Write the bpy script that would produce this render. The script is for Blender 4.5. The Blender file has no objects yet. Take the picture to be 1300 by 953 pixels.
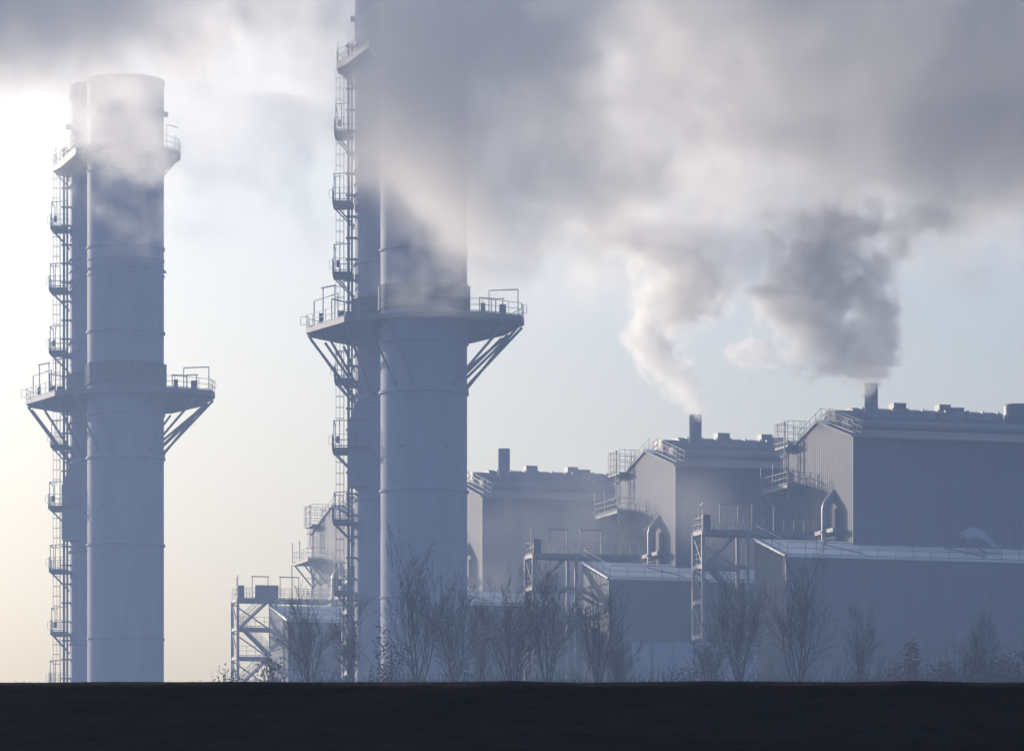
import bpy, math, random
from mathutils import Vector, Matrix
R = math.radians
sc = bpy.context.scene
col = sc.collection

# ------------------------------------------------------------------ camera, sky, sun, exposure
FPX, CX, HZ = 5800.0, 650.0, 1200.0          # long lens; the horizon lies below the frame
cam_d = bpy.data.cameras.new('camera')
cam = bpy.data.objects.new('camera', cam_d); col.objects.link(cam)
cam.location = (0, 0, 0); cam.rotation_euler = (R(90), 0, 0)
cam_d.sensor_width = 36; cam_d.lens = 36 * FPX / 1300
cam_d.shift_y = (HZ - 476.5) / 1300
cam_d.clip_start = 0.5; cam_d.clip_end = 6000
sc.camera = cam

SUN_AZ, SUN_EL = -35.0, 12.5                 # degrees left of the view, above the horizon
w = bpy.data.worlds.new('World'); sc.world = w; w.use_nodes = True
nt = w.node_tree
sky = nt.nodes.new('ShaderNodeTexSky'); sky.sky_type = 'NISHITA'; sky.sun_disc = False
sky.sun_elevation = R(SUN_EL); sky.sun_rotation = R(SUN_AZ)
sky.air_density = 1.0; sky.dust_density = 5.5; sky.ozone_density = 3.5
nt.links.new(sky.outputs[0], nt.nodes['Background'].inputs[0])
nt.nodes['Background'].inputs[1].default_value = 0.15
sun_d = bpy.data.lights.new('sun', 'SUN'); sun_d.energy = 3.2; sun_d.angle = R(0.5); sun_d.color = (1, .86, .71)
sun = bpy.data.objects.new('sun', sun_d); col.objects.link(sun)
sdir = Vector((math.sin(R(SUN_AZ)) * math.cos(R(SUN_EL)), math.cos(R(SUN_AZ)) * math.cos(R(SUN_EL)), math.sin(R(SUN_EL))))
sun.rotation_euler = sdir.to_track_quat('Z', 'Y').to_euler()
sun.location = (-120, 250, 160)
sc.view_settings.view_transform = 'Standard'; sc.view_settings.look = 'None'
sc.view_settings.exposure = 0.33; sc.view_settings.gamma = 1
cy = sc.cycles
cy.use_denoising = True; cy.diffuse_bounces = 3; cy.glossy_bounces = 2
cy.volume_bounces = 4; cy.max_bounces = 6; cy.volume_step_rate = 2.2; cy.volume_max_steps = 256
sc.render.film_transparent = False

# ------------------------------------------------------------------ haze
def vol_mat(name, color, dens, aniso, attr=''):
    m = bpy.data.materials.new(name); m.use_nodes = True
    t = m.node_tree; t.nodes.clear()
    o = t.nodes.new('ShaderNodeOutputMaterial'); p = t.nodes.new('ShaderNodeVolumePrincipled')
    p.inputs['Color'].default_value = (*color, 1); p.inputs['Density'].default_value = dens
    p.inputs['Anisotropy'].default_value = aniso
    p.inputs['Density Attribute'].default_value = attr
    t.links.new(p.outputs[0], o.inputs['Volume'])
    return m
HAZE = vol_mat('haze_air', (.45, .62, 1.0), .00092, .3)
def haze_box(x0, x1, y0, y1, z0, z1):
    v = [(x, y, z) for x in (x0, x1) for y in (y0, y1) for z in (z0, z1)]
    f = [(0, 1, 3, 2), (4, 6, 7, 5), (0, 4, 5, 1), (2, 3, 7, 6), (0, 2, 6, 4), (1, 5, 7, 3)]
    me = bpy.data.meshes.new('haze'); me.from_pydata(v, [], f); me.materials.append(HAZE)
    o = bpy.data.objects.new('haze', me); col.objects.link(o); o['kind'] = 'stuff'
    return o
haze_box(-320, 320, -60, 640, -6, 112)

# ------------------------------------------------------------------ steam (density grids made in geometry nodes)
def at(px, row, Y): return Vector(((px - CX) / FPX * Y, Y, (HZ - row) / FPX * Y))
STEAM = vol_mat('steam', (.995, .99, .985), 1.0, .66, 'density')
def steam(name, blobs, lo, hi, vox, nscale, namp, thr, width, gain, seed, label, cat, detail=5, rough=.66):
    ng = bpy.data.node_groups.new(name + '_density', 'GeometryNodeTree')
    ng.interface.new_socket('Geometry', in_out='INPUT', socket_type='NodeSocketGeometry')
    ng.interface.new_socket('Geometry', in_out='OUTPUT', socket_type='NodeSocketGeometry')
    N, L = ng.nodes, ng.links
    out = N.new('NodeGroupOutput'); N.new('NodeGroupInput')
    vc = N.new('GeometryNodeVolumeCube')
    vc.inputs['Min'].default_value = lo; vc.inputs['Max'].default_value = hi
    for k, ax in enumerate('XYZ'):
        vc.inputs['Resolution ' + ax].default_value = max(8, int((hi[k] - lo[k]) / vox))
    pos = N.new('GeometryNodeInputPosition')
    def math_(op, a, b=None, c=None):
        n = N.new('ShaderNodeMath'); n.operation = op
        for i, x in enumerate((a, b, c)):
            if x is None: continue
            if isinstance(x, (int, float)): n.inputs[i].default_value = x
            else: L.new(x, n.inputs[i])
        return n.outputs[0]
    # warp the position with a broad noise so that no blob stays an ellipsoid
    n1 = N.new('ShaderNodeTexNoise'); n1.inputs['Scale'].default_value = nscale * .45; n1.inputs['Detail'].default_value = 2
    off = N.new('ShaderNodeVectorMath'); off.operation = 'ADD'; L.new(pos.outputs[0], off.inputs[0]); off.inputs[1].default_value = (seed * 13.7, seed * 5.1, seed * 9.3)
    L.new(off.outputs[0], n1.inputs['Vector'])
    c1 = N.new('ShaderNodeVectorMath'); c1.operation = 'SUBTRACT'; L.new(n1.outputs['Color'], c1.inputs[0]); c1.inputs[1].default_value = (.5, .5, .5)
    wp = N.new('ShaderNodeVectorMath'); wp.operation = 'MULTIPLY_ADD'; L.new(c1.outputs[0], wp.inputs[0])
    wp.inputs[1].default_value = (1.1 / nscale,) * 3; L.new(pos.outputs[0], wp.inputs[2])
    total = None
    for (c, s, a) in blobs:
        ma = N.new('ShaderNodeVectorMath'); ma.operation = 'MULTIPLY_ADD'
        L.new(wp.outputs[0], ma.inputs[0]); ma.inputs[1].default_value = [1 / q for q in s]; ma.inputs[2].default_value = [-p / q for p, q in zip(c, s)]
        d = N.new('ShaderNodeVectorMath'); d.operation = 'DOT_PRODUCT'; L.new(ma.outputs[0], d.inputs[0]); L.new(ma.outputs[0], d.inputs[1])
        e = math_('POWER', 2.71828, math_('MULTIPLY', d.outputs['Value'], -.5))
        total = math_('MULTIPLY', e, a) if total is None else math_('MULTIPLY_ADD', e, a, total)
    n2 = N.new('ShaderNodeTexNoise'); n2.inputs['Scale'].default_value = nscale; n2.inputs['Detail'].default_value = detail
    n2.inputs['Roughness'].default_value = rough; n2.inputs['Distortion'].default_value = .3
    L.new(off.outputs[0], n2.inputs['Vector'])
    nz = math_('MULTIPLY', math_('SUBTRACT', n2.outputs[0], .5), 2 * namp)
    f = math_('DIVIDE', math_('SUBTRACT', math_('ADD', total, nz), thr), width)
    f = math_('POWER', math_('MINIMUM', math_('MAXIMUM', f, 0.0), 1.0), 1.4)
    # nothing where the blobs are empty
    edge = math_('MINIMUM', math_('MULTIPLY', math_('MAXIMUM', math_('SUBTRACT', total, .04), 0.0), 8.0), 1.0)
    den = math_('MULTIPLY', math_('MULTIPLY', f, edge), gain)
    L.new(den, vc.inputs['Density'])
    sm = N.new('GeometryNodeSetMaterial'); sm.inputs['Material'].default_value = STEAM
    L.new(vc.outputs[0], sm.inputs[0]); L.new(sm.outputs[0], out.inputs[0])
    me = bpy.data.meshes.new(name); me.materials.append(STEAM)
    o = bpy.data.objects.new(name, me); col.objects.link(o)
    md = o.modifiers.new('density', 'NODES'); md.node_group = ng
    o['kind'] = 'stuff'; o['label'] = label; o['category'] = cat
    return o
def blob(px, row, Y, sx, sz, sy, a):
    k = Y / FPX
    return (at(px, row, Y), (sx * k, sy, sz * k), a)
def cloud():
    B = [blob(960, 30, 396, 210, 130, 14, 1.0), blob(1250, 110, 400, 160, 110, 14, 1.35), blob(590, 30, 366, 110, 150, 11, 1.45),
         blob(580, 215, 369, 46, 85, 6, .95), blob(480, 160, 372, 40, 70, 5, .5), blob(690, 210, 400, 95, 95, 12, 1.0), blob(60, 0, 400, 170, 75, 15, 1.4),
         blob(340, 140, 425, 120, 85, 12, .66), blob(170, 190, 434, 60, 60, 6, .42), blob(840, 210, 420, 100, 80, 10, .75), blob(-300, 0, 410, 250, 110, 18, 1.0),
         blob(1600, 60, 400, 250, 150, 18, 1.1), blob(600, -190, 400, 800, 110, 18, 1.2), blob(1120, 220, 410, 130, 60, 8, .7), blob(950, 290, 415, 60, 50, 6, .5)]
    steam('steam_cloud', B, (-100, 335, 52), (110, 470, 112), .6, .13, 2.8, .36, 1.0, .16, 1.0,
          'wide grey bank of steam drifting across the tops of the chimneys', 'steam cloud', 8, .74)
def plumes():
    B = [blob(879, 520, 427, 6, 9, .45, 1.1), blob(876, 503, 427, 9, 11, .7, 1), blob(866, 486, 427, 12, 12, .9, .9), blob(852, 468, 427, 15, 14, 1.1, .9), blob(833, 447, 427, 15, 15, 1.2, 1),
         blob(817, 428, 427, 13, 13, 1.1, 1.1), blob(830, 400, 427, 20, 15, 1.5, .7), blob(872, 385, 427, 24, 20, 1.8, .75), blob(905, 360, 427, 20, 22, 1.8, .65), blob(845, 365, 427, 24, 18, 1.8, .65),
         blob(880, 335, 427, 32, 20, 2.2, .6), blob(825, 312, 427, 32, 18, 2.2, .55), blob(780, 290, 427, 34, 18, 2.4, .5), blob(870, 295, 427, 36, 20, 2.4, .5)]
    steam('steam_plume', B, (2, 418, 48), (26, 436, 74), .15, .50, 2.2, .20, .35, .6, 2.0,
          'pale billowing plume of steam rising from the flue of the middle boiler house', 'steam plume', 8, .74)
    B = [blob(1104, 486, 405, 8, 9, .6, 1.8), blob(1101, 467, 405, 17, 12, 1.1, 1.5), blob(1085, 444, 405, 24, 16, 1.5, 1.1), blob(1116, 430, 405, 13, 20, 1.1, 1.1), blob(1110, 395, 405, 16, 22, 1.3, 1.1),
         blob(1050, 425, 405, 28, 15, 1.5, .75), blob(1010, 408, 405, 22, 16, 1.4, .9), blob(985, 378, 405, 18, 20, 1.3, 1.1), blob(1035, 385, 405, 26, 22, 1.8, .85), blob(1070, 365, 405, 26, 22, 1.8, .8),
         blob(1010, 345, 405, 22, 20, 1.6, .9), blob(1055, 325, 405, 28, 20, 1.8, .75), blob(1115, 340, 405, 16, 18, 1.3, .65), blob(1142, 308, 405, 16, 15, 1.3, .7), blob(1170, 285, 405, 18, 13, 1.3, .75), blob(1195, 282, 405, 10, 11, 1, .7),
         blob(1030, 290, 405, 36, 20, 2.2, .65), blob(1090, 285, 405, 36, 18, 2.2, .6), blob(1005, 450, 405, 30, 13, 1.2, .6), blob(950, 450, 405, 22, 12, 1.1, .55), blob(1055, 470, 405, 26, 9, 1, .6)]
    steam('steam_plume.001', B, (13, 394, 48), (45, 416, 72), .15, .46, 2.4, .20, .42, .6, 3.0,
          'dark grey billowing plume of steam pouring from the flue of the nearest boiler house', 'steam plume', 8, .74)
def drift():
    # thin steam hanging low between the boiler houses
    B = [blob(905, 650, 411, 60, 55, 2.5, 1.0), blob(830, 640, 416, 40, 50, 2.5, .8), blob(690, 660, 440, 70, 60, 3, 1.1), blob(770, 690, 432, 50, 50, 3, .8), blob(420, 720, 466, 45, 60, 3, .9), blob(600, 720, 445, 50, 50, 3, .8)]
    steam('steam_drift', B, (-32, 402, 24), (28, 476, 56), 1.0, .10, 1.6, .22, 1.4, .06, 4.0,
          'thin veil of steam hanging between the boiler houses', 'steam veil')
cloud(); plumes(); drift()

# ------------------------------------------------------------------ materials
def mat(name, color, rough=.6, var=.12, scale=1.0, metal=0.0, stretch=None, bump=0.0, spec=.3):
    m = bpy.data.materials.new(name); m.use_nodes = True
    t = m.node_tree; p = t.nodes['Principled BSDF']
    p.inputs['Roughness'].default_value = rough; p.inputs['Metallic'].default_value = metal
    p.inputs['Specular IOR Level'].default_value = spec
    tc = t.nodes.new('ShaderNodeTexCoord'); mp = t.nodes.new('ShaderNodeMapping')
    if stretch: mp.inputs['Scale'].default_value = stretch
    t.links.new(tc.outputs['Object'], mp.inputs[0])
    n = t.nodes.new('ShaderNodeTexNoise'); n.inputs['Scale'].default_value = scale; n.inputs['Detail'].default_value = 6; n.inputs['Roughness'].default_value = .62
    t.links.new(mp.outputs[0], n.inputs['Vector'])
    r = t.nodes.new('ShaderNodeValToRGB')
    r.color_ramp.elements[0].position = .3; r.color_ramp.elements[1].position = .7
    r.color_ramp.elements[0].color = (*[c * (1 - var) for c in color], 1)
    r.color_ramp.elements[1].color = (*[min(1, c * (1 + var)) for c in color], 1)
    t.links.new(n.outputs[0], r.inputs[0]); t.links.new(r.outputs[0], p.inputs['Base Color'])
    if bump:
        b = t.nodes.new('ShaderNodeBump'); b.inputs['Strength'].default_value = bump; b.inputs['Distance'].default_value = .05
        t.links.new(n.outputs[0], b.inputs['Height']); t.links.new(b.outputs[0], p.inputs['Normal'])
    return m
M = {
    'flue': mat('painted_flue_steel', (.27, .31, .42), .65, .17, .35, stretch=(1.6, 1.6, .22), spec=.1),
    'rear': mat('darker_flue_steel', (.26, .30, .41), .65, .17, .35, stretch=(1.6, 1.6, .22), spec=.1),
    'baffle': mat('baffle_steel', (.055, .075, .115), .7, .15, .8),
    'steel': mat('galvanised_steel', (.16, .18, .21), .5, .15, 1.5),
    'dark': mat('dark_steel', (.09, .105, .13), .55, .15, 1.5),
    'clad': mat('grey_cladding', (.075, .095, .155), .5, .13, .5, stretch=(1.5, 1.5, .25)),
    'clad2': mat('lower_hall_cladding', (.085, .11, .175), .5, .13, .5, stretch=(1.5, 1.5, .25)),
    'gable': mat('pale_ribbed_cladding', (.085, .095, .12), .6, .10, .5, stretch=(1.5, 1.5, .25), spec=.2),
    'roof': mat('roof_sheet', (.11, .13, .17), .6, .15, .6),
    'vent': mat('ridge_vent_sheet', (.20, .23, .28), .5, .12, .6),
    'pipe': mat('white_pipe_jacket', (.22, .24, .27), .4, .06, .8),
    'snow': mat('snow', (.80, .82, .86), .7, .05, .6, bump=.3),
    'pale': mat('pale_panel', (.36, .42, .52), .55, .08, .5),
    'bark': mat('bark', (.022, .021, .024), .9, .25, 3.0),
    'leaf': mat('ivy_leaf', (.030, .036, .034), .7, .3, 3.0),
    'trim': mat('flashing', (.16, .18, .22), .55, .08, 1.0, spec=.2),
    'glint': mat('glint_flashing', (.60, .60, .60), .22, .08, 1.0, metal=.9, spec=.5),  # glossy metal for the added glint tube on the lower verge
    'galv': mat('pale_galvanised_column', (.30, .31, .33), .35, .10, 1.0, spec=.6),
}

# ------------------------------------------------------------------ mesh helpers
class MB:
    def __init__(s): s.v, s.f = [], []
    def add(s, v, f):
        n = len(s.v); s.v += [tuple(q) for q in v]; s.f += [tuple(i + n for i in k) for k in f]; return s
    def box(s, x0, x1, y0, y1, z0, z1):
        return s.add([(x, y, z) for x in (x0, x1) for y in (y0, y1) for z in (z0, z1)],
                     [(0, 1, 3, 2), (4, 6, 7, 5), (0, 4, 5, 1), (2, 3, 7, 6), (0, 2, 6, 4), (1, 5, 7, 3)])
    def tube(s, pts, rad, n=5, cap=True):
        pts = [Vector(p) for p in pts]; rad = rad if isinstance(rad, (list, tuple)) else [rad] * len(pts)
        rings = []; up = None
        for i, p in enumerate(pts):
            d = (pts[min(i + 1, len(pts) - 1)] - pts[max(i - 1, 0)]).normalized()
            if up is None:
                up = Vector((0, 0, 1)) if abs(d.z) < .9 else Vector((0, 1, 0))
            a = d.cross(up); a = a.normalized() if a.length > 1e-6 else Vector((1, 0, 0)); b = a.cross(d).normalized(); up = b
            rings.append([p + (a * math.cos(2 * math.pi * (k + .5) / n) + b * math.sin(2 * math.pi * (k + .5) / n)) * rad[i] for k in range(n)])
        v = [q for r in rings for q in r]
        f = [(i * n + k, i * n + (k + 1) % n, (i + 1) * n + (k + 1) % n, (i + 1) * n + k) for i in range(len(pts) - 1) for k in range(n)]
        if cap: f += [tuple(reversed(range(n))), tuple((len(pts) - 1) * n + k for k in range(n))]
        return s.add(v, f)
    def bar(s, a, b, r=.04): return s.tube([a, b], r, 4)
    def lathe(s, prof, cx=0, cy=0, n=64, cap=True):
        v = [(cx + r * math.cos(2 * math.pi * k / n), cy + r * math.sin(2 * math.pi * k / n), z) for r, z in prof for k in range(n)]
        f = [(i * n + k, i * n + (k + 1) % n, (i + 1) * n + (k + 1) % n, (i + 1) * n + k) for i in range(len(prof) - 1) for k in range(n)]
        if cap: f += [tuple(reversed(range(n))), tuple((len(prof) - 1) * n + k for k in range(n))]
        return s.add(v, f)
    def prism(s, poly, z0, z1):
        n = len(poly)
        v = [(x, y, z0) for x, y in poly] + [(x, y, z1) for x, y in poly]
        return s.add(v, [tuple(reversed(range(n))), tuple(range(n, 2 * n))] + [(k, (k + 1) % n, n + (k + 1) % n, n + k) for k in range(n)])
    def prism_y(s, poly, y0, y1):            # polygon in x,z pushed along y
        n = len(poly)
        v = [(x, y0, z) for x, z in poly] + [(x, y1, z) for x, z in poly]
        return s.add(v, [tuple(range(n)), tuple(reversed(range(n, 2 * n)))] + [(k, n + k, n + (k + 1) % n, (k + 1) % n) for k in range(n)])
    def prism_x(s, poly, x0, x1):            # polygon in y,z pushed along x
        n = len(poly)
        v = [(x0, y, z) for y, z in poly] + [(x1, y, z) for y, z in poly]
        return s.add(v, [tuple(reversed(range(n))), tuple(range(n, 2 * n))] + [(k, (k + 1) % n, n + (k + 1) % n, n + k) for k in range(n)])
    def build(s, name, m, parent=None, smooth=False):
        me = bpy.data.meshes.new(name); me.from_pydata(s.v, [], s.f); me.materials.append(m)
        if smooth: me.shade_smooth(); me.set_sharp_from_angle(angle=R(40))
        o = bpy.data.objects.new(name, me); col.objects.link(o); o.parent = parent
        return o
def thing(name, label, cat, loc, rz=0, group=None):
    o = bpy.data.objects.new(name, None); col.objects.link(o); o.location = loc; o.rotation_euler.z = rz
    o.empty_display_size = .5
    o['label'] = label; o['category'] = cat
    if group: o['group'] = group
    return o
def copy_part(o, parent, loc=None):
    c = o.copy(); col.objects.link(c); c.parent = parent
    if loc is not None: c.location = loc
    return c
def copy_tree(o, parent=None):
    c = o.copy(); col.objects.link(c); c.parent = parent
    for ch in list(o.children): copy_tree(ch, c)
    return c
def railing(mb, pts, h=1.1, step=1.6, r=.028, closed=False, posts=True):
    pts = [Vector(p) for p in pts]
    if closed: pts = pts + [pts[0]]
    for a, b in zip(pts, pts[1:]):
        for k in (h, h * .55, .12): mb.bar(a + Vector((0, 0, k)), b + Vector((0, 0, k)), r if k > .2 else r * 1.6)
        n = max(1, round((b - a).length / step))
        if posts:
            for i in range(n + 1):
                p = a.lerp(b, i / n); mb.bar(p, p + Vector((0, 0, h)), r)
    return mb

# ------------------------------------------------------------------ ground: near bank, rising field, plant plateau
PLAT = 20.0
def ground_h(x, y):
    pts = [(-70, -1.7), (9, -1.7), (17.1, .988), (17.35, .97), (18.2, .80), (24, -1.0), (60, .6), (280, 15.2), (345, 18.6), (384, PLAT), (560, PLAT), (630, 8)]
    for (a, ha), (b, hb) in zip(pts, pts[1:]):
        if y <= b:
            t = (y - a) / (b - a); return ha + (hb - ha) * t
    return pts[-1][1]
def ground():
    ys = [-58, -20, 0, 8] + [11 + .35 * i for i in range(17)] + [16.8, 17.0, 17.1, 17.2, 17.35, 17.6, 17.9, 18.2, 19, 20] + [22, 24, 30, 45, 60] + [80 + 20 * i for i in range(27)] + [630]
    xs = [-315, -260, -200, -120, -70, -40, -20] + [-10 + .25 * i for i in range(81)] + [20, 40, 70, 120, 200, 260, 315]
    rnd = random.Random(3); v = []
    for y in ys:
        for x in xs:
            near = 1 if 10 < y < 22 and abs(x) <= 10 else 0
            v.append((x, y, ground_h(x, y) + (rnd.uniform(-.004, .004) * near)))
    nx = len(xs)
    f = [(j * nx + i, j * nx + i + 1, (j + 1) * nx + i + 1, (j + 1) * nx + i) for j in range(len(ys) - 1) for i in range(nx - 1)]
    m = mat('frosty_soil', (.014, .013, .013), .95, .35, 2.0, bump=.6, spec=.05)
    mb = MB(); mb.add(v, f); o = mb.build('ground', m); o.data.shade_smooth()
    o['kind'] = 'structure'; o['label'] = 'dark earth bank in front and the ground of the plant behind it'
ground()

# ------------------------------------------------------------------ chimneys
RX, RY, FR = -2.55, 8.3, 3.79                 # rear flue offset, flue radius
def z_(h): return h - PLAT                   # heights above the camera -> above the plateau
def make_chimney(label):
    t = thing('twin_flue_chimney', label, 'chimney', (-7.72, 400, PLAT), 0, 'twin flue chimneys')
    for (cx, cy_, top, m) in ((0, 0, z_(85.8), 'flue'), (RX, RY, z_(86.7), 'rear')):
        fl = MB().lathe([(FR, -1), (FR, top - .9), (FR + .02, top), (FR - .25, top), (FR - .25, top - 1.2), (.1, top - 1.6)], cx, cy_, 72).build('flue', M[m], t, True)
        for h, e, hh in ((30.4, .1, .12), (39.7, .14, .2), (48.3, .16, .24), (52.65, .14, .22), (60.75, .14, .2), (66.4, .08, .12), (67.9, .08, .12), (69.1, .12, .18), (76.6, .08, .14), (85.6, .10, .35)):
            MB().lathe([(FR - .02, z_(h) - hh / 2 - .06), (FR + e, z_(h) - hh / 2), (FR + e, z_(h) + hh / 2), (FR - .02, z_(h) + hh / 2 + .06)], cx, cy_, 72, False).build('flange_ring', M[m], fl, True)
        for h in (66.9, 82.6):
            mb = MB()
            for k in range(18 if h < 70 else 10):
                a = 2 * math.pi * (k + .3) / (18 if h < 70 else 10); s = .16 if h < 70 else .35
                c, d = math.cos(a), math.sin(a)
                p = Vector((cx + (FR + .06) * c, cy_ + (FR + .06) * d, z_(h)))
                mb.tube([p - Vector((c, d, 0)) * .1, p + Vector((c, d, 0)) * s], s * .8, 6)
            mb.build('lug', M[m], fl)
        mb = MB()
        for k in (1, 3):                     # little sampling ports
            a = R(-150 + 31 * k); p = Vector((cx + FR * math.cos(a), cy_ + FR * math.sin(a), z_(43.4 - .0 * k)))
            d = Vector((math.cos(a), math.sin(a), 0)); mb.tube([p - d * .05, p + d * .1], .11, 8)
        mb.build('sampling_port', M['dark'], fl)
    # wind baffle above the main deck
    for cx, cy_ in ((0, 0), (RX, RY)):
        b = MB().lathe([(FR + .06, z_(55.5)), (FR + .22, z_(55.5)), (FR + .22, z_(57.6)), (FR + .06, z_(57.6))], cx, cy_, 72).build('baffle', M['baffle'], t, True)
        for k in range(20):
            a = 2 * math.pi * k / 20; c, d = math.cos(a), math.sin(a)
            p = Vector((cx + (FR + .25) * c, cy_ + (FR + .25) * d, 0))
            MB().bar(p + Vector((0, 0, z_(55.5))), p + Vector((0, 0, z_(57.75))), .05).build('baffle_post', M['steel'], b)
    # main deck
    zd = z_(54.9)
    poly = [(-6.9, -.9), (-3.0, -3.4), (.5, -4.5), (5.2, -4.1), (8.55, -1.4), (8.75, 1.2), (7.0, 8.0), (3.5, 14.2), (-2.5, 16.6), (-7.6, 13.8), (-10.4, 9.2), (-10.55, 6.4)]
    dk = MB().prism(poly, zd - .16, zd).build('main_deck', M['dark'], t)
    fa = MB()
    for a, b in zip(poly, poly[1:] + poly[:1]):
        va, vb = Vector((*a, zd - .28)), Vector((*b, zd - .28)); d = (vb - va).normalized(); nn = Vector((d.y, -d.x, 0)) * .05
        q = [va - nn, vb - nn, vb + nn, va + nn]
        fa.add([p + Vector((0, 0, -.16)) for p in q] + [p + Vector((0, 0, .32)) for p in q], [(3, 2, 1, 0), (4, 5, 6, 7), (0, 1, 5, 4), (1, 2, 6, 5), (2, 3, 7, 6), (3, 0, 4, 7)])
    fa.build('deck_edge', M['steel'], dk)
    for k, p in enumerate(poly):             # joists under the deck
        c = Vector((0, 0, 0)) if p[1] < 3 else Vector((RX, RY, 0))
        MB().bar(Vector((*p, zd - .38)), Vector((c.x, c.y, zd - .38)), .12).build('joist', M['dark'], dk)
    rl = MB(); railing(rl, [(*p, zd) for p in poly], 1.15, 1.3, .03, True); rl.build('deck_railing', M['steel'], dk)
    def strut(p, q, drop, r=.12):
        c = (0, 0) if q[2] == 0 else (RX, RY); ang = math.atan2(q[1], q[0]); d = Vector((math.cos(ang), math.sin(ang), 0))
        b = Vector((c[0], c[1], zd - drop)) + d * (FR + .02); a = Vector((p[0], p[1], zd - .5)); a += (b - a) * .03
        MB().tube([a, b], r, 6).build('strut', M['steel'], t)
        MB().tube([b - d * .05, b + d * .12], .25, 8).build('strut_pad', M['steel'], t)
    for p, q, dr in (((-3.0, -3.4), (-.95, -3.67, 0), 6.0), ((-4.9, -2.2), (-2.45, -2.9, 0), 6.0), ((7.3, -2.3), (2.65, -2.7, 0), 6.0), ((8.55, -1.3), (3.77, -.4, 0), 6.2),
                     ((8.75, 1.2), (3.7, .9, 0), 5.9), ((8.0, 4.2), (3.3, 1.9, 0), 5.4), ((7.6, 5.8), (3.2, -2.1, 1), 6.2), ((7.0, 8.0), (3.79, 0, 1), 6.1), ((3.5, 14.2), (2.4, 2.9, 1), 6),
                     ((-7.6, 13.8), (-2.6, 2.8, 1), 6), ((-9.2, 11.4), (-3.2, 2.0, 1), 5.6), ((-10.4, 9.2), (-3.7, .6, 1), 5.9), ((-10.5, 6.4), (-3.75, -.5, 1), 6.2), ((-8.9, 2.9), (-3.2, -2.0, 1), 5.6), ((-6.9, -.9), (-2.0, -3.2, 1), 6.2)):
        strut(p, q, dr)
    F, B = (0, 0), (RX, RY)
    # hoist frames and boxes standing on the deck
    def frame(x0, y0, x1, y1, h, z, par, arm=0, r=.06, name='hoist_frame'):
        mb = MB(); a, b = Vector((x0, y0, z)), Vector((x1, y1, z)); u = Vector((0, 0, h))
        mb.bar(a, a + u, r); mb.bar(b, b + u, r); d = (b - a).normalized()
        mb.bar(a + u - d * arm, b + u + d * arm * .4, r * 1.15)
        return mb.build(name, M['steel'], par)
    frame(8.25, .2, 5.7, .9, 2.55, zd, dk); frame(6.9, 2.0, 5.9, 2.3, 2.0, zd, dk, .15); frame(6.3, -2.9, 4.9, -3.6, 1.3, zd, dk)
    frame(-9.9, 6.9, -7.6, 2.2, 2.5, zd, dk); frame(-9.0, 4.4, -7.9, 2.9, 3.3, zd, dk, .25); frame(-7.0, .4, -6.2, -.6, 3.3, zd, dk, .3); frame(-8.4, 8.5, -6.4, 12, 2.9, zd, dk)
    for q in ((6.6, 7.2, -1.6, -1.0, zd, zd + 1.0), (5.0, 5.4, -3.2, -2.8, zd, zd + .9), (-7.6, -7.1, 1.4, 1.9, zd, zd + .9), (-6.9, -6.2, .6, 1.2, zd, zd + .7), (-9.4, -9.1, 6.2, 6.5, zd, zd + 1.3)):
        MB().box(*q).build('junction_box', M['dark'], dk)
    mb = MB(); mb.tube([(8.5, -.9, zd + .35), (9.0, -.7, zd + .35), (9.0, -.7, zd + 1.05), (8.5, -.9, zd + 1.05)], .03, 4); mb.build('gate_rail', M['steel'], dk); mb = MB()
    mb.tube([(-10.5, 6.6, zd + .35), (-11.1, 6.8, zd + .35), (-11.1, 6.8, zd + 1.05), (-10.5, 6.6, zd + 1.05)], .03, 4); mb.build('gate_rail', M['steel'], dk)
    # upper ring deck
    zu = z_(78.6); up = []
    for c, a0, a1 in ((F, -150, 30), (B, 25, 215)):
        for k in range(9):
            a = R(a0 + (a1 - a0) * k / 8); up.append((c[0] + 5.45 * math.cos(a), c[1] + 5.45 * math.sin(a)))
    ud = MB().prism(up, zu - .5, zu).build('upper_deck', M['dark'], t)
    rl = MB(); railing(rl, [(*p, zu) for p in up], 1.2, 1.3, .03, True)
    for k in (1, 5, 8, 10, 13, 15): rl.bar((*up[k], zu), (*up[k], zu + 2.3), .05)
    for k in (5, 13): rl.bar((*up[k], zu + 2.3), (*up[k + 1], zu + 2.3), .05)
    rl.build('deck_railing', M['steel'], ud)
    for k in range(0, 18, 2):
        c = F if k < 9 else B; d = Vector((up[k][0] - c[0], up[k][1] - c[1], 0)).normalized()
        MB().bar(Vector((*up[k], zu - .45)), Vector((c[0], c[1], zu - 2.2)) + d * FR, .08).build('bracket', M['steel'], ud)
    # ladder run with cage, risers and rest balconies on the rear flue's left flank
    lx, ly = RX - FR - .95, RY - .4
    bal = [26.3, 31.6, 37.9, 44.2, 50.45, 59.9, 66.2, 72.4]
    lad = MB()
    for s in (-.22, .22): lad.bar((lx, ly + s, -1), (lx, ly + s, z_(80)), .03)
    for i in range(int(z_(80) / .35)): lad.bar((lx, ly - .22, i * .35), (lx, ly + .22, i * .35), .016)
    lad = lad.build('ladder', M['steel'], t)
    stops = sorted(bal + [54.9, 78.6])
    for i in range(60):
        h = PLAT + .6 + i * .98
        if any(0 <= h - b < 2.1 for b in stops): continue
        MB().tube([(lx, ly + .34 * 1, z_(h)), (lx - .35, ly + .36, z_(h)), (lx - .7, ly + .2, z_(h)), (lx - .7, ly - .2, z_(h)), (lx - .35, ly - .36, z_(h)), (lx, ly - .34, z_(h))], .022, 4).build('cage_hoop', M['steel'], lad)
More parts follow.
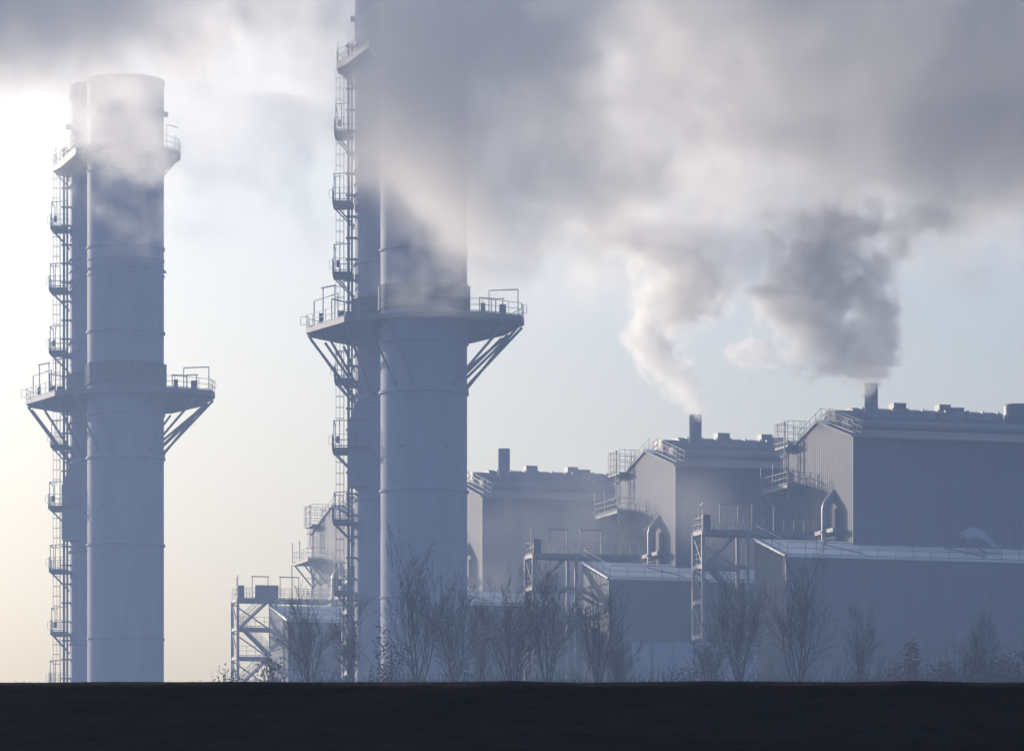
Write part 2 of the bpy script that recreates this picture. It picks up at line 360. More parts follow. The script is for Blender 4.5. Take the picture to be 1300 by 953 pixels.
    for dx, dy in ((-.7, .2), (-.7, -.2), (-.35, .36), (-.35, -.36)):
        for a, b in zip(stops, stops[1:]): MB().bar((lx + dx, ly + dy, z_(a) + 2.2), (lx + dx, ly + dy, z_(b) - .3), .014).build('cage_strap', M['steel'], lad)
    for k, (dx, dy, r) in enumerate(((-.52, -.75, .13), (-.2, -.95, .08), (-.26, .3, .09))):
        MB().tube([(RX - FR + dx, RY + dy, -1), (RX - FR + dx, RY + dy, z_(80.5))], r, 8).build('riser_pipe', M['dark'], t)
    pc = MB().box(RX - FR - .75, RX - FR + .25, RY - 1.12, RY - .6, 0, .14).build('pipe_clamp', M['dark'], t); pc.location.z = 1.2
    for i in range(1, 32): copy_part(pc, t, (0, 0, 1.2 + i * 1.9))
    for k, h in enumerate(bal):
        z = z_(h); wide = .55 if abs(h - 44.2) < .1 else 0
        x0, x1, y0, y1 = lx - .95 + .15 * (k % 3 == 1), lx + .85 + wide * 4.2, RY - 2.3 - wide * 1.2, RY + 1.0
        d = MB().box(x0, x1, y0, y1, z - .32, z).build('balcony', M['dark'], t)
        rl = MB(); railing(rl, [(x1, y0, z), (x0, y0, z), (x0, y1, z), (x1, y1, z)], 1.15, .7, .026)
        rl.tube([(x0, y0 + .3, z + .3), (x0 - .3, y0 + .3, z + .3), (x0 - .3, y0 + .3, z + 1.0), (x0, y0 + .3, z + 1.0)], .025, 4)
        rl.build('balcony_railing', M['steel'], d)
        fr = MB(); u = 2.35
        fr.bar((x0 + .15, y0, z), (x0 + .15, y0, z + u), .05); fr.bar((x0 + .65, y0 + .2, z), (x0 + .65, y0 + .2, z + u + .1), .045); fr.bar((x0 + .15, y1, z), (x0 + .15, y1, z + u), .045)
        fr.bar((x0 + .1, y0, z + u), (x1, y0, z + u + .12), .05); fr.bar((x0 + .15, y0, z + u), (x0 + .15, y1, z + u), .05); fr.build('hoop_frame', M['steel'], d)
        for yy in (y0 + .2, y1 - .2):
            MB().bar((x0 + .15, yy, z - .3), (RX - FR + .05, yy if yy > RY - 1.5 else RY - 1.3, z - 2.15), .08).build('bracket', M['steel'], d)
        if k % 2: MB().box(x0 + .35, x0 + .6, y0 + .1, y0 + .4, z + .4, z + 1.0).build('lamp_box', M['dark'], d)
    # transition hood where the lower shell widens, and cladding doors at the foot
    MB().prism_y([(RX - FR - .55, z_(40.8)), (RX - FR - .55, z_(46.2)), (RX - FR + .35, z_(48.4)), (RX - FR + 2.2, z_(49.0)), (RX - FR + 2.2, z_(40.8))], RY - 2.9, RY - .2).build('transition_hood', M['rear'], t)
    MB().box(-1.2, 4.35, -1.2, 4.6, -1, 5.6).build('plinth_casing', M['flue'], t)
    MB().box(-.55, -.25, -3.98, -3.4, -1, 4.6).build('drain_pipe', M['flue'], t)
    return t
c1 = make_chimney('tall twin flue chimney in the middle with its top lost in grey steam')
c2 = copy_tree(c1); c2.location = (-38.36, 453.6, PLAT)
c2['label'] = 'twin flue chimney on the far left with its flue tops showing through thin steam'

# ------------------------------------------------------------------ boiler houses
AX = 16.5
L_, D_ = 33.0, 18.0                           # length along the front, depth of the gable
ZE, ZR = 24.5, 26.75                          # eave, ridge
TX, TY, ZT0, ZT1 = -8.4, -6.0, 13.4, 14.95    # lower hall: left edge, front edge, roof at the front, roof where it meets the wall
def roof_z(y): return ZE + (ZR - ZE) * (1 - abs(y - D_ / 2) / (D_ / 2))
def ribs(mb, p0, p1, z0, top, pitch=.5, depth=.05, out=(0, 0)):
    """a ribbed cladding wall between two plan points, its top following top(t)"""
    a, b = Vector((*p0, 0)), Vector((*p1, 0)); ln = (b - a).length; d = (b - a) / ln; nn = Vector((*out, 0))
    n = int(ln / pitch); v = []
    ts = []
    for i in range(n):
        ts += [(i / n, 0), ((i + .62) / n, 0), ((i + .7) / n, 1), ((i + .92) / n, 1)]
    ts.append((1, 0))
    for q, k in ts:
        p = a + d * ln * q + nn * depth * k; v += [(p.x, p.y, z0), (p.x, p.y, top(q))]
    mb.add(v, [(2 * i, 2 * i + 2, 2 * i + 3, 2 * i + 1) for i in range(len(ts) - 1)])
    return mb
def make_house(label):
    t = thing('boiler_house', label, 'boiler house', (29.9, 400, PLAT), R(AX), 'boiler houses in a row')
    # upper hall
    core = MB().prism_x([(0.08, -1), (D_ - .1, -1), (D_ - .1, ZE - .05), (D_ / 2, ZR - .08), (.08, ZE - .05)], .08, L_).build('upper_hall', M['clad'], t)
    ribs(MB(), (0, D_), (0, 0), -1, lambda q: roof_z(D_ * (1 - q)) - .02, .5, .02, (-1, 0)).build('gable_wall', M['gable'], t)
    zs = ZT1 + .02
    pw = L_ / 30
    p0 = MB().prism([(.006, 0), (pw - .006, 0), (pw - .006, .06), (.006, .06)], zs, ZE - .1).build('cladding_panel', M['clad'], t); p0.location = (0, 0, 0)
    rnd = random.Random(5)
    for k in range(1, 30): copy_part(p0, t, (k * pw, rnd.uniform(-.006, .002), 0))
    MB().box(-.09, .06, -.09, .06, zs, ZE - .05).build('corner_flashing', M['trim'], t)
    rf = MB()
    e = .25
    for y0, y1 in ((-e, D_ / 2), (D_ + e, D_ / 2)):
        z0, z1 = ZE - e * .25, ZR
        rf.add([(-.15, y0, z0), (L_, y0, z0), (L_, y1, z1), (-.15, y1, z1), (-.15, y0, z0 + .16), (L_, y0, z0 + .16), (L_, y1, z1 + .16), (-.15, y1, z1 + .16)],
               [(0, 1, 2, 3), (4, 7, 6, 5), (0, 4, 5, 1), (1, 5, 6, 2), (2, 6, 7, 3), (3, 7, 4, 0)])
    rf = rf.build('roof', M['roof'], t)
    sn = MB()                                 # thin snow left along the verge of the roof
    sn.add([(-.12, 6.5, roof_z(6.5) + .17), (.5, 6.9, roof_z(6.9) + .17), (.45, 8.9, ZR + .15), (-.12, 8.9, ZR + .15), (-.12, 6.6, roof_z(6.6) + .24), (.4, 7, roof_z(7) + .24), (.35, 8.9, ZR + .26), (-.12, 8.9, ZR + .26)],
           [(0, 1, 2, 3), (7, 6, 5, 4), (0, 4, 5, 1), (1, 5, 6, 2), (2, 6, 7, 3), (3, 7, 4, 0)]); sn.build('verge_snow', M['snow'], rf)
    MB().tube([(-.2, 8.9, ZR + .1), (-.2, -.2, ZE + .08)], .09, 8).build('verge_flashing', M['trim'], rf, True)
    MB().tube([(-.1, -.34, ZE - .02), (L_, -.34, ZE - .02)], .12, 6).build('gutter', M['trim'], rf)
    for x in (5.35, 15.3, 25.3): MB().box(x - .1, x + .1, -.22, -.02, zs, zs + 2.5).build('downpipe', M['dark'], t)
    # ridge equipment: curb, long duct, little caps, flue, tanks
    MB().box(1.5, L_ - .4, 5.2, 12.8, ZR - 1.2, ZR + .12).build('ridge_curb', M['vent'], t)
    MB().tube([(1.7, 5.0, ZR - .55), (L_ - .4, 5.0, ZR - .55)], .42, 10).build('roof_pipe', M['vent'], t, True)
    rv = MB(); sec = [(7.6, ZR), (10.4, ZR), (10.6, ZR + .55), (10.2, ZR + 1.2), (9.6, ZR + 1.38), (8.4, ZR + 1.38), (7.8, ZR + 1.2), (7.4, ZR + .55)]
    rv.prism_x(sec, 2.9, 17.3).build('ridge_duct', M['vent'], t)
    s2 = [(y, ZR + (z - ZR) * .82) for y, z in sec]
    MB().prism_x(s2, 1.2, 2.9).build('duct_end', M['vent'], t)
    mb = MB()
    for i in range(10): mb.box(3.6 + i * 1.45, 3.7 + i * 1.45, 7.3, 10.7, ZR + .1, ZR + 1.365)
    mb.build('duct_flange', M['vent'], t)
    for x0, x1, h in ((7.0, 8.2, 1.95), (11.4, 12.5, 1.95), (12.6, 13.8, 1.72)):
        MB().box(x0, x1, 8.3, 9.6, ZR + 1.36, ZR + h).build('duct_cap', M['vent'], t)
    MB().box(11.5, 12.4, 7.1, 7.5, ZR - .3, ZR + 1.3).build('inspection_box', M['vent'], t)
    fl = MB().lathe([(.6, ZR - 1.2), (.6, 30.05), (.56, 30.05), (.56, 29.4), (.1, 29.3)], 3.95, 6.0, 24).build('vent_flue', M['flue'], t, True)
    MB().lathe([(.66, ZR - .6), (.85, ZR - .6), (.85, ZR - .1), (.64, ZR - .1)], 3.95, 6.0, 24).build('flue_collar', M['vent'], fl, True)
    MB().box(2.6, 4.9, 5.0, 6.9, ZR - 1.4, ZR - .45).build('flue_base', M['vent'], t)
    MB().tube([(3.0, 5.0, ZR - .4), (3.0, 5.0, ZR + .35), (2.9, 5.0, ZR + .5)], .12, 6).build('vent_stub', M['steel'], t)
    for x in (18.9, 21.6): MB().lathe([(1.28, ZR - .4), (1.28, ZR + 2.0), (1.2, ZR + 2.12), (.1, ZR + 2.2)], x, 8.0, 28).build('roof_tank', M['clad2'], t, True)
    # walkway rails over the gable verge, cage at the back corner
    wk = MB()
    for xx in (.35, 1.15):
        pts = [(xx, 15.0, roof_z(15) + .18), (xx, 9.0, ZR + .18), (xx, .9, roof_z(.9) + .18)]
        railing(wk, pts, 1.15, 1.5, .028)
    wk.build('roof_walkway', M['steel'], t)
    MB().add([(.3, y, roof_z(y) + .2) for y in (.9, 9, 15)] + [(1.2, y, roof_z(y) + .2) for y in (.9, 9, 15)], [(0, 1, 4, 3), (1, 2, 5, 4)]).build('walkway_tread', M['dark'], t)
    cg = MB()
    z0 = ZE + .1
    cg.box(-.9, .9, 14.4, 17.8, z0 + .55, z0 + .72)
    for hh in (.5, 1.1, 1.7, 2.3): cg.tube([(.9, 14.4, z0 + .6 + hh), (-.9, 14.4, z0 + .6 + hh), (-.9, 17.8, z0 + .6 + hh), (.9, 17.8, z0 + .6 + hh)], .03, 4)
    for y in (14.4, 15.2, 16.1, 17, 17.8): cg.bar((-.9, y, z0 - 1.6 if y in (15.2, 16.1) else z0 + .6), (-.9, y, z0 + 2.9), .03 if y != 15.2 else .08)
    for i in range(7):
        for xx in (-.9, .9): cg.bar((xx, 14.4 + i * .566, z0 + .6), (xx, 14.4 + i * .566, z0 + 2.9), .028)
    for xx in (-.3, .3):
        for yy in (14.4, 17.8): cg.bar((xx, yy, z0 + .6), (xx, yy, z0 + 2.9), .028)
    cg.build('ladder_landing', M['steel'], t)
    ld = MB()
    for y in (15.2, 15.75): ld.bar((-.55, y, 15.6), (-.55, y, z0 + .6), .05)
    for i in range(26): ld.bar((-.55, 15.2, 15.8 + i * .35), (-.55, 15.75, 15.8 + i * .35), .02)
    for i in range(5): ld.tube([(-.55, 15.1, 18 + i * 1.6), (-1.2, 15.1, 18 + i * 1.6), (-1.2, 15.85, 18 + i * 1.6), (-.55, 15.85, 18 + i * 1.6)], .025, 4)
    ld.build('gable_ladder', M['dark'], t)
    # balcony half way up the gable
    zb = 21.4
    bl = MB().box(-2.1, -.08, 11.2, 18.2, zb - .3, zb).build('gable_balcony', M['dark'], t)
    rl = MB(); railing(rl, [(-.1, 18.2, zb), (-2.1, 18.2, zb), (-2.1, 11.2, zb), (-.1, 11.2, zb)], 1.15, 1.0, .026)
    rl.bar((-2.1, 18.2, zb), (-2.1, 18.2, zb + 2.2), .06); rl.bar((-2.1, 15, zb), (-2.1, 15, zb + 2.2), .06); rl.build('balcony_railing', M['steel'], bl)
    for y in (11.6, 14.3, 17.8): MB().bar((-1.95, y, zb - .25), (-.05, y - .3, zb - 2.6), .11).build('bracket', M['steel'], bl)
    MB().tube([(-1.9, 11.6, zb - .25), (-1.0, 13.2, zb - 2.5), (-.4, 14.4, zb - .3)], .09, 5).build('bracket', M['steel'], bl)
    for x in (-2.3,): MB().tube([(x, 17.6, zb - .2), (x, 17.6, zb - 6)], .05, 5).build('hanging_pipe', M['steel'], bl)
    # gooseneck pipe
    gx, gy = -.75, 4.9
    gp = MB().tube([(gx, gy, ZT1 - .8), (gx, gy, 18.7), (gx + .1, gy, 19.1), (gx + .95, gy, 20.15)], .4, 16).build('gooseneck_pipe', M['pipe'], t, True)
    MB().lathe([(.36, 16.5), (.5, 16.5), (.5, 16.65), (.36, 16.65)], gx, gy, 14).build('pipe_collar', M['steel'], gp)
    MB().box(-.95, -.06, 2.6, 7.2, 16.45, 16.8).build('pipe_ledge', M['steel'], t)
    MB().tube([(-.3, 3.4, ZT1 - .5), (-.3, 3.4, 18.6)], .2, 8).build('side_pipe', M['gable'], t)
    rl = MB(); railing(rl, [(-1.3, 1.2, ZT1 - .2), (-1.3, 17.5, ZT1 - .2)], 1.1, 1.5, .025); rl.build('gable_railing', M['steel'], t)
    # lower hall with snow on its lean-to roof
    lw = pw
    MB().prism_x([(TY + .1, -1), (2.1, -1), (2.1, ZT1 + .4), (2.0, ZT1 + .4), (TY + .1, ZT0 - .15)], TX + .1, -.08).prism_x([(TY + .1, -1), (.02, -1), (.02, ZT1 - .1), (TY + .1, ZT0 - .15)], -.08, L_).build('lower_hall', M['clad2'], t)
    def lt(q): y = 2.2 + (TY - 2.2) * q; return ZT0 - .1 + (ZT1 + .62 - ZT0) * (y - TY) / (2.2 - TY)
    ribs(MB(), (TX, 2.2), (TX, TY), -1, lt, .5, .02, (-1, 0)).build('side_wall', M['gable'], t)
    n = round((L_ - TX) / lw)
    p1 = MB().box(.006, lw - .006, 0, .06, -1, ZT0 - .12).build('cladding_panel', M['clad2'], t); p1.location = (TX, TY, 0)
    for k in range(1, n): copy_part(p1, t, (TX + k * lw, TY + rnd.uniform(-.006, .002), 0))
    MB().box(TX - .09, TX + .06, TY - .09, TY + .06, -1, ZT0 - .1).build('corner_flashing', M['clad'], t)
    MB().box(TX + 1.6, TX + 1.85, TY - .2, TY - .02, -1, ZT0 - .8).build('downpipe', M['dark'], t)
    for x in (14, 26): MB().box(x, x + .2, TY - .2, TY - .02, -1, ZT0 - .8).build('downpipe', M['dark'], t)
    sl = (ZT1 - ZT0) / 6.0
    def rz(y): return ZT0 + sl * (y - TY)
    sr = MB(); ys = [TY - .15 + i * .55 for i in range(16)]; xs = [TX - .12] + [TX + .4 + i * 1.05 for i in range(int((L_ - TX) / 1.05))]
    rn = random.Random(9); v = []
    for j, y in enumerate(ys):
        for i, x in enumerate(xs):
            v.append((x, y, rz(y) + (.10 + .05 * rn.random() if 0 < j < 15 else .06)))
    nx = len(xs)
    sr.add(v, [(j * nx + i, j * nx + i + 1, (j + 1) * nx + i + 1, (j + 1) * nx + i) for j in range(len(ys) - 1) for i in range(nx - 1)])
    sr.add([(TX - .12, TY - .15, rz(TY) - .1), (L_, TY - .15, rz(TY) - .1), (L_, TY - .15, rz(TY) + .03), (TX - .12, TY - .15, rz(TY) + .03),
            (TX - .12, 2.1, rz(2.1) - .1), (TX - .12, 2.1, rz(2.1) + .05)], [(0, 1, 2, 3), (0, 3, 5, 4)])
    sr.build('snow_roof', M['snow'], t, True)
    MB().tube([(TX - .13, 2.1, rz(2.1) + .02), (TX - .13, TY - .15, rz(TY - .15) + .02)], .14, 10).build('verge_flashing', M['glint'], t, True)  # round glossy tube added along the verge so the sun draws a glint line
    mb = MB(); ep = [(TX + .1, 2.0, rz(2) + .1), (TX + .1, TY + .05, rz(TY) + .08), (L_, TY + .05, rz(TY) + .08)]
    railing(mb, ep, 1.15, 1.6, .03, posts=False); rl = mb.build('edge_railing', M['steel'], t)
    po = MB().bar((0, 0, 0), (0, 0, 1.15), .032).build('railing_post', M['steel'], rl); po.location = ep[1]
    k = 1
    while TX + .1 + 1.65 * k < L_: copy_part(po, rl, (TX + .1 + 1.65 * k, TY + .05, rz(TY) + .08)); k += 1
    for k in range(1, 5): copy_part(po, rl, (TX + .1, TY + .05 + 1.95 * k, rz(TY + .05 + 1.95 * k) + .08))
    for x in (TX + 5.3, 8.2, 19.0):           # slanting stays lying over the snow
        MB().bar((x, -1.0, rz(-1) + .25), (x + 2.2, TY + .9, rz(TY + .9) + .2), .06).build('roof_stay', M['steel'], t)
    return t
h1 = make_house('nearest boiler house at the right edge with dark plume over its flue')
for (x, y, lab) in ((15.2, 424.0, 'boiler house in the middle of the row with a thin pale plume over its flue'),
                    (-2.9, 453.6, 'boiler house just right of the middle chimney with a bare flue and no steam'),
                    (-16.6, 478.0, 'farthest boiler house with only its gable showing left of the middle chimney')):
    c = copy_tree(h1); c.location = (x, y, PLAT); c['label'] = lab
# a tipped snow-covered cowl on the nearest lower roof
cw = MB(); cpts = []
for j in range(7):
    for i in range(9):
        u_, v_ = i / 8, j / 6
        cpts.append((9.3 + 3.4 * u_ - .4 * v_, -2.0 - 2.2 * v_ * (1 - .35 * u_), ZT1 + .95 - 1.05 * u_ ** 1.8 + .75 * math.sin(math.pi * min(1, u_ * 1.15)) * (1 - .45 * v_) - .55 * v_))
cw.add(cpts, [(j * 9 + i, j * 9 + i + 1, (j + 1) * 9 + i + 1, (j + 1) * 9 + i) for j in range(6) for i in range(8)])
o = cw.build('roof_cowl', M['pale'], h1, True)
md = o.modifiers.new('thick', 'SOLIDIFY'); md.thickness = .3
MB().bar((9.1, -2.0, ZT1 + .95), (10.6, -4.2, ZT1 - .6), .09).build('cowl_stay', M['steel'], h1)

# ------------------------------------------------------------------ stair towers beside the boiler houses
def make_tower(label):
    t = thing('stair_tower', label, 'stair tower', (29.9, 400, PLAT), R(AX), 'steel stair towers')
    x0, x1, y0, y1 = -12.8, -2.5, 3.2, 5.8
    lv = [7.2, 10.25, 13.3, 16.3]
    for x, y in ((x0, y0), (x0, y1), (-8.7, y0), (-8.7, y1)):
        MB().tube([(x, y, -1), (x, y, 16.2)], .17, 8).build('column', M['galv'], t, True)
    for z in lv:
        b = MB()
        for y in (y0, y1): b.box(x0, x1 if z > 15 else -8.5, y - .1, y + .1, z - .32, z)
        b.box(x0 - .1, x0 + .1, y0, y1, z - .32, z); b.build('beam', M['steel'], t)
    for a, b in zip([4.2] + lv, lv):
        br = MB(); br.bar((x0, y0, a), (x0, y1, b - .3), .09); br.build('brace', M['steel'], t)
        br = MB(); br.bar((x0, y1 + .16, b - .3), (-8.7, y1 + .16, a), .09); br.build('brace', M['steel'], t)
    # stair flights
    for k, (a, b) in enumerate(zip([4.2] + lv, lv)):
        xa, xb = (-12.2, -9.0) if k % 2 else (-9.0, -12.2)
        yy = y0 + .5 + (k % 2) * 1.0
        s = MB(); 
        for dy in (0, .9): s.bar((xa, yy + dy, a), (xb, yy + dy, b), .14)
        for i in range(12):
            q = i / 12; xx = xa + (xb - xa) * q; s.box(min(xx, xx + .25), max(xx, xx + .25), yy, yy + .9, a + (b - a) * q + .1, a + (b - a) * q + .14)
        s = s.build('stair_flight', M['dark'], t)
        r_ = MB()
        for dy in (0, .9): railing(r_, [(xa, yy + dy, a + .1), (xb, yy + dy, b + .1)], 1.1, .7, .024)
        r_.build('stair_railing', M['steel'], s)
        MB().box(x0 + .15, x0 + 1.4, y0 + .15, y1 - .15, b - .1, b - .04).build('landing', M['dark'], t)
    zt = lv[-1]
    dk = MB().box(x0, x1, y0, y1, zt - .02, zt + .05).build('top_platform', M['dark'], t)
    rl = MB(); railing(rl, [(x1, y0, zt), (x0, y0, zt), (x0, y1, zt), (x1, y1, zt)], 1.15, .9, .026)
    rl.build('platform_railing', M['steel'], dk)
    for z in lv[:-1]: railing(MB(), [(-9, y0, z), (x0, y0, z), (x0, y1, z)], 1.1, 1.0, .024).build('landing_railing', M['steel'], t)
    for a, b in ((-11.2, -9.5), (-8.2, -6.2)):
        f = MB(); f.bar((a, y0 + .2, zt), (a, y0 + .2, zt + 2.35), .05); f.bar((b, y0 + .2, zt), (b, y0 + .2, zt + 2.35), .05); f.bar((a - .1, y0 + .2, zt + 2.35), (b + .1, y0 + .2, zt + 2.35), .07); f.build('hoist_frame', M['steel'], dk)
    f = MB(); f.bar((x0, y0, zt), (x0, y0, zt + 2.4), .05); f.bar((x0 + .5, y1, zt), (x0 + .5, y1, zt + 2.4), .05); f.bar((x0, y0, zt + 2.4), (x0 + .6, y1, zt + 2.4), .06); f.build('hoist_frame', M['steel'], dk)
    MB().box(x0 + .1, x0 + .75, y0 + .2, y0 + .8, zt + .05, zt + 1.4).build('cabinet', M['dark'], dk)
    return t
t1 = make_tower('steel stair tower between the nearest boiler house and the middle one')
for (x, y, lab) in ((15.2, 424.0, 'steel stair tower left of the middle boiler house behind tall bare trees'),
                    (-2.9, 453.6, 'steel stair tower almost hidden behind the middle chimney'),
                    (-15.5, 478.3, 'steel stair tower standing against open sky at the left end of the row')):
    c = copy_tree(t1); c.location = (x, y, PLAT); c['label'] = lab
MB().box(-10.8, -8.3, 3.7, 5.1, 16.36, 17.8).build('locker', M['steel'], [q for q in c.children if q.name.startswith('top_platform')][0])

# ------------------------------------------------------------------ low pale annex in front of the nearest stair tower
an = thing('annex', 'low pale panelled annex below the nearest stair tower', 'annex', (0, 0, 0), 0)
ax, ay = at(802, 860, 392).x, 392
an.location = (ax, ay, PLAT); an.rotation_euler.z = R(-3)
MB().box(.05, 10.8, .1, 6, -1, 6.0).build('annex_wall', M['pale'], an)
p = MB().box(.02, 1.76, 0, .1, -1, 6.0).build('annex_panel', M['pale'], an)
for k in range(1, 6): copy_part(p, an, (k * 1.8, 0, 0))
for x in (1.78, 3.58, 5.38): MB().box(x - .08, x + .08, -.12, .02, -1, 6.25).build('annex_post', M['trim'], an)
MB().box(-.1, 10.9, -.08, 6.1, 6.0, 6.14).build('annex_roof', M['trim'], an)

# ------------------------------------------------------------------ bare trees
def grow(mb, p, d, ln, r, depth, rnd, up, leaves=None):
    n = 5 if depth > 1 else 3
    pts, rad = [Vector(p)], [r]
    for i in range(n):
        d = (d + Vector((rnd.gauss(0, .09), rnd.gauss(0, .09), up * (.05 + .05 * i))) ).normalized()
        pts.append(pts[-1] + d * ln / n); rad.append(r * (1 - .78 * (i + 1) / n))
    mb.tube(pts, rad, 5 if depth > 2 else 3, False)
    if leaves is not None and depth <= 1:
        for k in range(5): leaves.append(pts[-1].lerp(pts[1], rnd.random()))
    if depth == 0: return
    kids = {3: 10, 2: 6, 1: 4}[depth]
    for k in range(kids):
        q = (.18 if depth == 3 else .25) + (.8 if depth == 3 else .72) * (k + rnd.random() * .8) / kids
        i = min(n - 1, int(q * n)); b = pts[i].lerp(pts[i + 1], q * n - i)
        axis = (pts[i + 1] - pts[i]).normalized(); ang = rnd.uniform(0, 2 * math.pi)
        s = axis.cross(Vector((math.cos(ang), math.sin(ang), .3))).normalized()
        nd = (axis * 1.0 + s * rnd.uniform(.4, .8)).normalized()
        grow(mb, b, nd, ln * rnd.uniform(.38, .62) * (1.15 - .45 * q), max(.019, rad[i] * rnd.uniform(.45, .6)), depth - 1, rnd, up, leaves)
def make_tree(seed, stems, spread, height, leafy=False, label='', cat='tree', name='bare_tree', group='bare trees along the plant edge'):
    rnd = random.Random(seed); t = thing(name, label, cat, (0, 0, 0), 0, group)
    tr = MB(); tr.tube([(0, 0, -.6), (.02, 0, 0), (.03, .02, height * .12)], [.2, .15, .12], 8); tr.build('trunk', M['bark'], t, True)
    cr = MB(); lv = [] if leafy else None
    for k in range(stems):
        a = 2 * math.pi * (k + rnd.random() * .6) / stems; sp = spread * (rnd.uniform(.5, 1) if k else .08)
        d = Vector((math.cos(a) * sp, math.sin(a) * sp, 1)).normalized()
        grow(cr, (0.02, 0, height * rnd.uniform(.02, .14)), d, height * rnd.uniform(.72, .95) * (1 if k else 1.05), .085 if k else .11, 3, rnd, .5)
    if leafy: pass
    cr.build('crown', M['bark'], t)
    return t
def make_bush(seed, h, wdt, label, name='leafy_shrub', cat='shrub', cone=False, group='leafy shrubs along the plant edge', dens=1.0):
    rnd = random.Random(seed); t = thing(name, label, cat, (0, 0, 0), 0, group)
    tr = MB(); lf = MB()
    for k in range(9):
        a = rnd.uniform(0, 6.28); q = rnd.uniform(0, 1) * wdt * (.25 if cone else .5)
        tr.tube([(0, 0, -.5), (math.cos(a) * q * .5, math.sin(a) * q * .5, h * .45), (math.cos(a) * q, math.sin(a) * q, h * rnd.uniform(.75, .97))], [.05, .03, .008], 4)
    tr.build('trunk', M['bark'], t)
    cl = []
    for k in range(int(34 * dens)):
        z = rnd.random() ** (1.4 if cone else .9); rr = wdt * .5 * ((1 - z) ** .8 if cone else math.sqrt(max(.05, 1 - (z - .3) ** 2 * 1.6))) * math.sqrt(rnd.random())
        a = rnd.uniform(0, 6.28); cl.append((Vector((math.cos(a) * rr, math.sin(a) * rr, h * (.08 + .9 * z))), rnd.uniform(.18, .42) * (1 - .4 * z)))
    for c, s in cl:
        for k in range(26):
            p = c + Vector((rnd.gauss(0, s), rnd.gauss(0, s), rnd.gauss(0, s)))
            d1 = Vector((rnd.gauss(0, 1), rnd.gauss(0, 1), rnd.gauss(0, 1))).normalized() * rnd.uniform(.05, .11); d2 = d1.cross(Vector((rnd.gauss(0, 1), rnd.gauss(0, 1), rnd.gauss(0, 1)))).normalized() * rnd.uniform(.03, .06)
            lf.add([p - d1, p + d2, p + d1, p - d2], [(0, 1, 2, 3)])
    lf.build('crown', M['leaf'], t)
    return t
protos = [make_tree(11, 6, .34, 8.0), make_tree(23, 5, .20, 8.8), make_tree(37, 6, .24, 8.8), make_tree(51, 4, .16, 8.8), make_tree(64, 8, .28, 8.0)]
used = set()
def plant(k, px, top, Y, lab, rz):
    z0 = ground_h(0, Y); h = (HZ - top) / FPX * Y - z0
    o = protos[k] if k not in used else copy_tree(protos[k]); used.add(k)
    s = h / 9.4; o.location = ((px - CX) / FPX * Y, Y, z0); o.scale = (s * .78, s * .78, s); o.rotation_euler.z = R(rz); o['label'] = lab
for a in ((0, 392, 762, 238, 'bare spreading tree in front of the farthest boiler house', 20),
          (1, 530, 733, 232, 'tallest bare tree in front of the middle chimney', 80),
          (2, 576, 760, 242, 'bare dense tree at the right edge of the middle chimney', 200),
          (3, 446, 785, 240, 'thin bare tree in front of the ladders of the middle chimney', 300),
          (4, 650, 742, 230, 'bare tree with wide open crown just right of the middle chimney', 140),
          (1, 694, 750, 236, 'bare bushy tree in front of the second stair tower', 40),
          (2, 757, 762, 232, 'bare tree before the left wall of the middle lower hall', 120),
          (3, 612, 800, 244, 'small bare tree in the gap beside the middle chimney', 250),
          (2, 940, 752, 233, 'bare dark tree under the nearest stair tower', 310),
          (1, 1014, 745, 230, 'bare tree before the corner of the nearest lower hall', 260),
          (4, 900, 806, 240, 'low bare tree in front of the pale annex', 10),
          (3, 1092, 792, 232, 'lone slender bare tree before the wide blue front wall', 60),
          (0, 1240, 788, 232, 'bare tree at the right end of the row', 170),
          (4, 782, 812, 242, 'short bare tree right beside the tree at the middle lower hall', 75)):
    plant(*a)
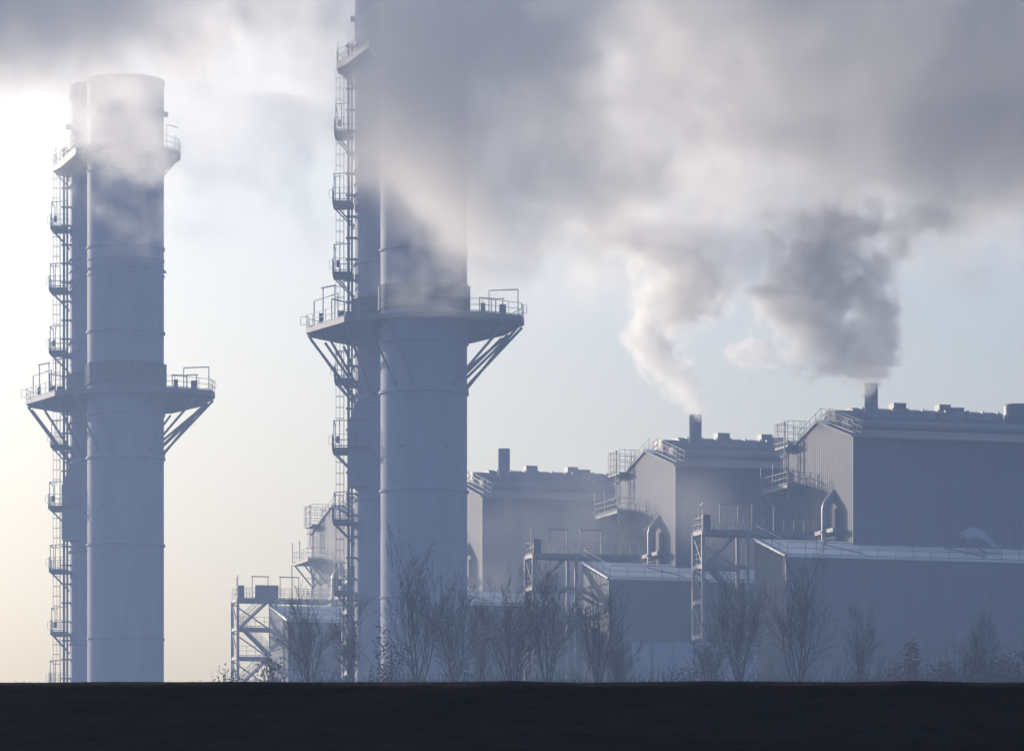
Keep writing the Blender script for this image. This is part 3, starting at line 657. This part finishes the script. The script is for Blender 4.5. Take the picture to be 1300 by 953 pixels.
for (seed, px, top, Y, wd, lab, cone, dn) in ((1, 497, 800, 312, 2.6, 'upright ivy covered shrub before the middle chimney', False, .8),
        (2, 1157, 815, 315, 2.2, 'small cone shaped conifer before the wide blue front wall', True, 1.1), (3, 1196, 845, 312, 2.4, 'low leafy shrub right of the small conifer', False, .7),
        (4, 1292, 826, 310, 3.6, 'leafy shrub cut by the right edge of the picture', False, 1.2), (5, 1235, 835, 314, 2.6, 'leafy shrub round the foot of the last bare tree', False, 1.0),
        (6, 285, 848, 330, 2.6, 'thin straggly shrub left of the end stair tower', False, .35), (7, 345, 836, 322, 2.2, 'shrub at the foot of the end stair tower', False, .6),
        (8, 590, 838, 316, 3.0, 'low shrub at the right foot of the middle chimney', False, .7), (9, 870, 850, 318, 2.6, 'low shrub before the pale annex', False, .5),
        (10, 1268, 838, 312, 3.4, 'dark low shrub between the last tree and the right edge', False, 1.5), (11, 1140, 850, 316, 2.6, 'dark low shrub at the left foot of the small conifer', False, 1.0)):
    Y *= .74; wd *= .74; z0 = ground_h(0, Y); h = (HZ - top) / FPX * Y - z0
    o = make_bush(seed, h, wd, lab, 'conifer' if cone else 'leafy_shrub', 'conifer' if cone else 'shrub', cone, None if cone else 'leafy shrubs along the plant edge', dn)
    o.location = ((px - CX) / FPX * Y, Y, z0)
# undergrowth along the plant edge
ug = MB(); rnd = random.Random(77)
for k in range(10000):
    Y = rnd.uniform(226, 252); x = rnd.uniform(-20, 34); z0 = ground_h(0, Y)
    lim = (HZ - 862) / FPX * Y - z0
    h = lim * rnd.uniform(.55, 1.05) + (rnd.random() < .3 and x > -11) * rnd.uniform(.1, 1.7) * rnd.random()
    if x > 18: h += rnd.random() ** 2 * .9
    if x < -14: h *= .9
    ug.tube([(x, Y, z0), (x + rnd.gauss(0, .12), Y, z0 + h * .6), (x + rnd.gauss(0, .3), Y + .1, z0 + h)], [.02, .014, .006], 3, False)
o = ug.build('undergrowth', M['bark']); o['kind'] = 'stuff'; o['label'] = 'tangle of bare undergrowth along the edge of the plant'

# short dead grass along the top of the near bank
gb = MB(); rnd = random.Random(5)
for k in range(14000):
    x = rnd.uniform(-9, 9); y = rnd.uniform(16.9, 17.25); z = ground_h(x, y); h = rnd.uniform(.001, .005) * (1 + 1.0 * (rnd.random() < .05)); a = rnd.gauss(0, .008)
    gb.add([(x - .0012, y, z - .004), (x + .0012, y, z - .004), (x + a, y + rnd.gauss(0, .005), z + h)], [(0, 1, 2)])
o = gb.build('grass', mat('dead_grass', (.016, .015, .013), .9, .3, 6.0, spec=.05)); o['kind'] = 'stuff'; o['label'] = 'short dead grass along the top of the dark bank'
